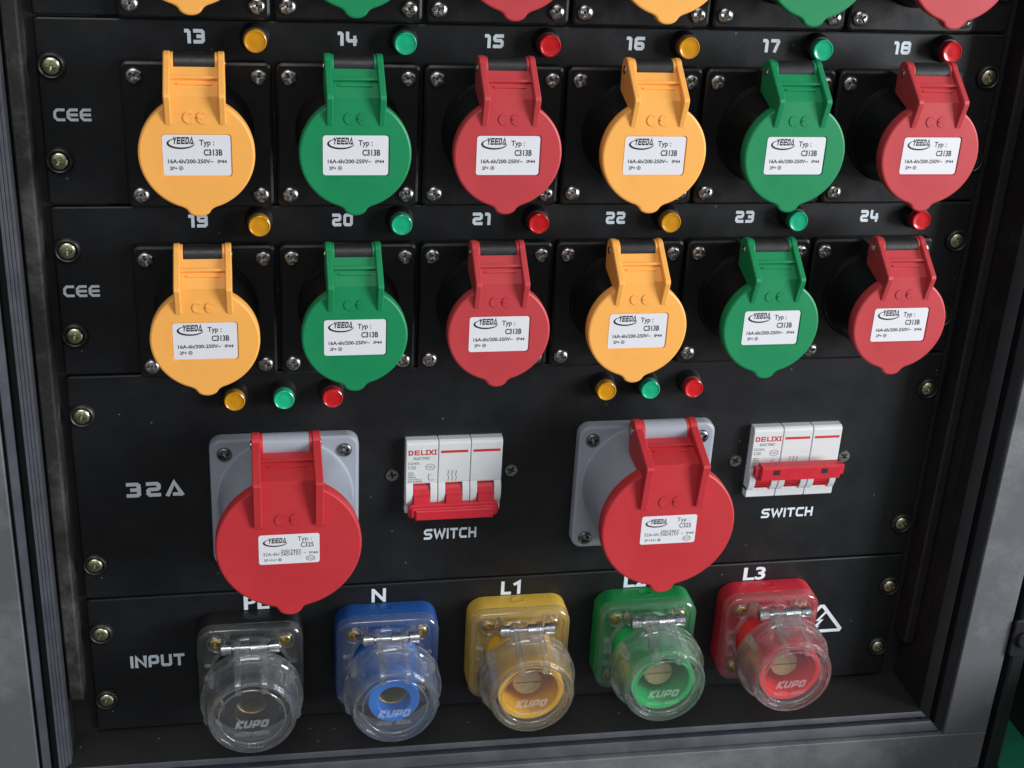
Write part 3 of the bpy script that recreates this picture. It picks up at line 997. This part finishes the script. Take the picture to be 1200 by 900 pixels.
def clear_flange():
    b = MB()
    o = rrect(57.5, 58, 9, 6)
    n = len(o)
    hole = [(20.5 * math.cos(2 * PI * i / n + PI / 4 * 0), 20.5 * math.sin(2 * PI * i / n)) for i in range(n)]
    # outer shell: rim wall with a face that opens on the barrel
    lo = lambda s, d: [(x, d, z) for x, z in inset(o, s)]
    b.rings([lo(3.6, 12.1), lo(0, 12.1), lo(0, 16.6), lo(.5, 17.5), lo(1.4, 18.0), lo(3.2, 18.0), lo(3.6, 17.4), lo(3.6, 12.1)], 1, False, False)
    b.rings([lo(3.65, 15.3), [(x, 15.3, z) for x, z in hole], [(x, 14.0, z) for x, z in hole], lo(3.65, 14.0)], 0, False, False)
    # ribs
    for x in (-11.5, 0, 11.5):
        b.box(x - .6, x + .6, 15.3, 17.6, 21.2, 25.4, mi=1)
        b.box(x - .6, x + .6, 15.3, 17.6, -25.4, -21.2, mi=1)
    for z in (-11, -3, 5):
        b.box(-25.0, -21.2, 15.3, 17.6, z - .6, z + .6, mi=1)
        b.box(21.2, 25.0, 15.3, 17.6, z - .6, z + .6, mi=1)
    b.tube(22.4, 20.6, 15.2, 17.8, 0, 0, 56, .4, mi=1)
    for sx in (-19, 19):
        for sz in (-21, 19):
            b.tube(5.0, 4.1, 15.0, 17.4, sx, sz, 24, .3, mi=1)
    for s in (-1, 1):                          # slanting stays between flange and hinge
        b.rings([[(s * (12.2 + w), d, z) for d, z in ((15.3, 10.5), (19.5, 11.5), (19.5, 24.0), (15.3, 25.0))] for w in (0, 1.3)], 1)
    # hinge lugs
    for x0, x1 in ((-15.5, -12.5), (12.5, 15.5)):
        lug = [(17.8, 18.5), (17.8, 27.4)] + [(33.5 + 3.6 * math.cos(a), 27.6 + 3.6 * math.sin(a)) for a in [PI / 2 - PI * k / 8 for k in range(9)]]
        b.prism(lug, x0, x1, .4, mi=1)
    return b.mesh('clear_flange', [CLEAR, GLASS], 40)
FLG = clear_flange()
def clear_lid():
    b = MB()
    n = 64
    pr = [(22.2, 41.6), (25.2, 41.6), (25.4, 44), (24.8, 46.0), (24.3, 52.5), (23.7, 56.5), (22.6, 58.4), (20.8, 58.4), (20.4, 57.4), (20.4, 54.6), (21.6, 53.6), (22.2, 41.6)]
    b.rings([[(r * math.cos(2 * PI * i / n), d, r * math.sin(2 * PI * i / n)) for i in range(n)] for r, d in pr], 1, False, False)
    b.lathe([(20.5, 55.4), (20.5, 57.1)], 0, 0, n, 0)
    b.tube(17.9, 17.0, 57.0, 57.8, 0, 0, n, .2, mi=1)
    b.tube(27.4, 25.5, 35.5, 43.0, 0, 0, n, .7, mi=1)
    for a in (35, 145, 200, 340):
        ca, sa = math.cos(math.radians(a)), math.sin(math.radians(a))
        b.lathe([(2.2, 36), (2.2, 47), (1.6, 48)], 25.2 * ca, 25.2 * sa, 14, mi=1)
    # two hinge arms rising to the spring, with stiffening ribs on the lid
    for s in (-1, 1):
        xa, xb = (5.2, 8.4) if s > 0 else (-8.4, -5.2)
        prof = [(57.0, 14.5), (58.8, 15.5), (59.4, 20.0), (57.4, 23.0), (49.5, 25.5), (44.0, 26.0)] + \
               [(33.5 + 4.6 * math.cos(a), 27.6 + 4.6 * math.sin(a)) for a in [.5 + 2.6 * k / 8 for k in range(9)]] + \
               [(30.5, 24.2), (36.0, 23.0), (43.0, 21.8), (52.0, 20.0)]
        b.prism(prof, xa, xb, .4, mi=1)
    b.cylx(33.5, 27.6, 4.2, -9.2, -.4, 24, .4, mi=1)
    b.box(.4, 9.0, 32, 38, 19.5, 24.0, ch=.5, mi=1)
    b.prism([(44.0, 25.0), (38.4, 28.0), (37.6, 26.4), (43.4, 23.2)], -8.4, 8.4, .2, mi=1)
    b.prism([(50.0, 23.6), (44.0, 24.8), (43.6, 23.4), (49.6, 22.2)], -8.4, 8.4, .2, mi=1)
    return b.mesh('clear_lid', [CLEAR, GLASS], 40)
CLD = clear_lid()
b = MB(); b.cylx(33.5, 27.6, 1.5, -15.0, 15.0, 20, .3)
b.cylx(33.5, 27.6, 3.2, -15.6, -9.6, 24, .5); b.cylx(33.5, 27.6, 3.2, 9.6, 15.6, 24, .5)
IPIN = b.mesh('hinge_pin', CHROME, 40)
def spring():
    b = MB()
    turns, seg, rs, rw = 8, 20, 3.1, .45
    loops = []
    for i in range(turns * seg + 1):
        a = 2 * PI * i / seg
        x = .4 + 8.6 * i / (turns * seg)
        c = (x, 33.5 + rs * math.cos(a), 27.6 + rs * math.sin(a))
        loops.append([(c[0] + rw * math.cos(q), c[1] + rw * math.sin(q) * math.cos(a), c[2] + rw * math.sin(q) * math.sin(a)) for q in (0, PI / 3, 2 * PI / 3, PI, 4 * PI / 3, 5 * PI / 3)])
    b.rings(loops, 0)
    return b.mesh('spring', CHROME, 60)
SPR = spring()

def connector(x, colour, male, label):
    t = thing('power_connector', label, 'connector', (x, 0, -353.2), 'single pole input connectors with clear flaps')
    mc, ms = IN_COL[colour], SL_COL[colour]
    b = MB()
    b.loft(rrect(58, 58.5, 9.5, 7), [(.4, -.1), (0, .5), (0, 11.0), (.4, 11.8), (1.2, 12.2)])
    # raised round mark on the top edge
    for a0, a1 in ((20, 160), (200, 340)):
        for q in stroke(arc(0, 6, 4.2, a0, a1, 8, 2.6), .9):
            b.rings([[(xx, dd, 28.9) for xx, dd in q], [(xx, dd, 29.6) for xx, dd in q]])
    b.build('base', mc, t)
    # barrel and sleeve
    b = MB()
    if male:
        b.rings([[(r * math.cos(2 * PI * i / 56), d, r * math.sin(2 * PI * i / 56)) for i in range(56)] for r, d in
                 [(19.6, 11.5), (19.2, 30), (18.6, 52.0), (18.2, 52.8), (15.6, 52.8), (15.2, 52.2), (14.8, 28.0)]], 0, True, True)
    else:
        b.rings([[(r * math.cos(2 * PI * i / 56), d, r * math.sin(2 * PI * i / 56)) for i in range(56)] for r, d in
                 [(17.5, 11.5), (16.5, 34), (14.4, 38), (14.0, 51.4), (13.6, 52.0), (9.4, 52.0), (8.8, 51.4), (8.7, 44.0), (9.0, 42.0), (9.0, 14.0)]], 0, True, True)
    b.build('sleeve', ms, t)
    b = MB()
    if male:
        b.loft(arc(0, 0, 8.2, 0, 354, 59), [(0, 27.5), (0, 43.6), (.5, 44.2)], cap1=False)
        top = inset(arc(0, 0, 8.2, 0, 354, 59), .5)
        up = [p for p in top if p[1] > .45]; dn = [p for p in top if p[1] < -.45]
        dn = dn
        for half, zz in ((up, .45), (dn, -.45)):
            half = sorted(half, key=lambda p: math.atan2(p[1], p[0]))
            e = math.sqrt(7.7 ** 2 - .45 ** 2)
            lp = ([(e, zz)] + half + [(-e, zz)]) if zz > 0 else ([(-e, zz)] + half + [(e, zz)])
            b.rings([[(px, 43.0, pz) for px, pz in lp], [(px, 44.2, pz) for px, pz in lp]], 0, True, True)
        b.lathe([(7.7, 42.6), (7.65, 42.7)], 0, 0, 48)
    else:
        b.tube(8.9, 7.9, 14.0, 43.2, 0, 0, 56, .3)
    b.build('brass_contact', BRASS, t)
    put('clear_flange', FLG, t)
    l = put('clear_lid', CLD, t)
    put('embossing', EMB, l, (0, 57.3, -1.5))
    put('hinge_pin', IPIN, t)
    put('spring', SPR, t)
    for sx in (-19, 19):
        for z in (-21, 19.0):
            put_screw(SCREWB, t, sx, 15.0, z)
connector(-152.0, 'black', False, 'black and clear power connector beneath the letters PE')
connector(-76.2, 'blue', False, 'blue power connector with clear flap beneath the letter N')
connector(-0.4, 'yellow', True, 'yellow power connector with clear flap beneath L1')
connector(75.4, 'green', True, 'green power connector with clear flap beneath L2')
connector(151.2, 'red', True, 'red power connector with clear flap beneath L3')
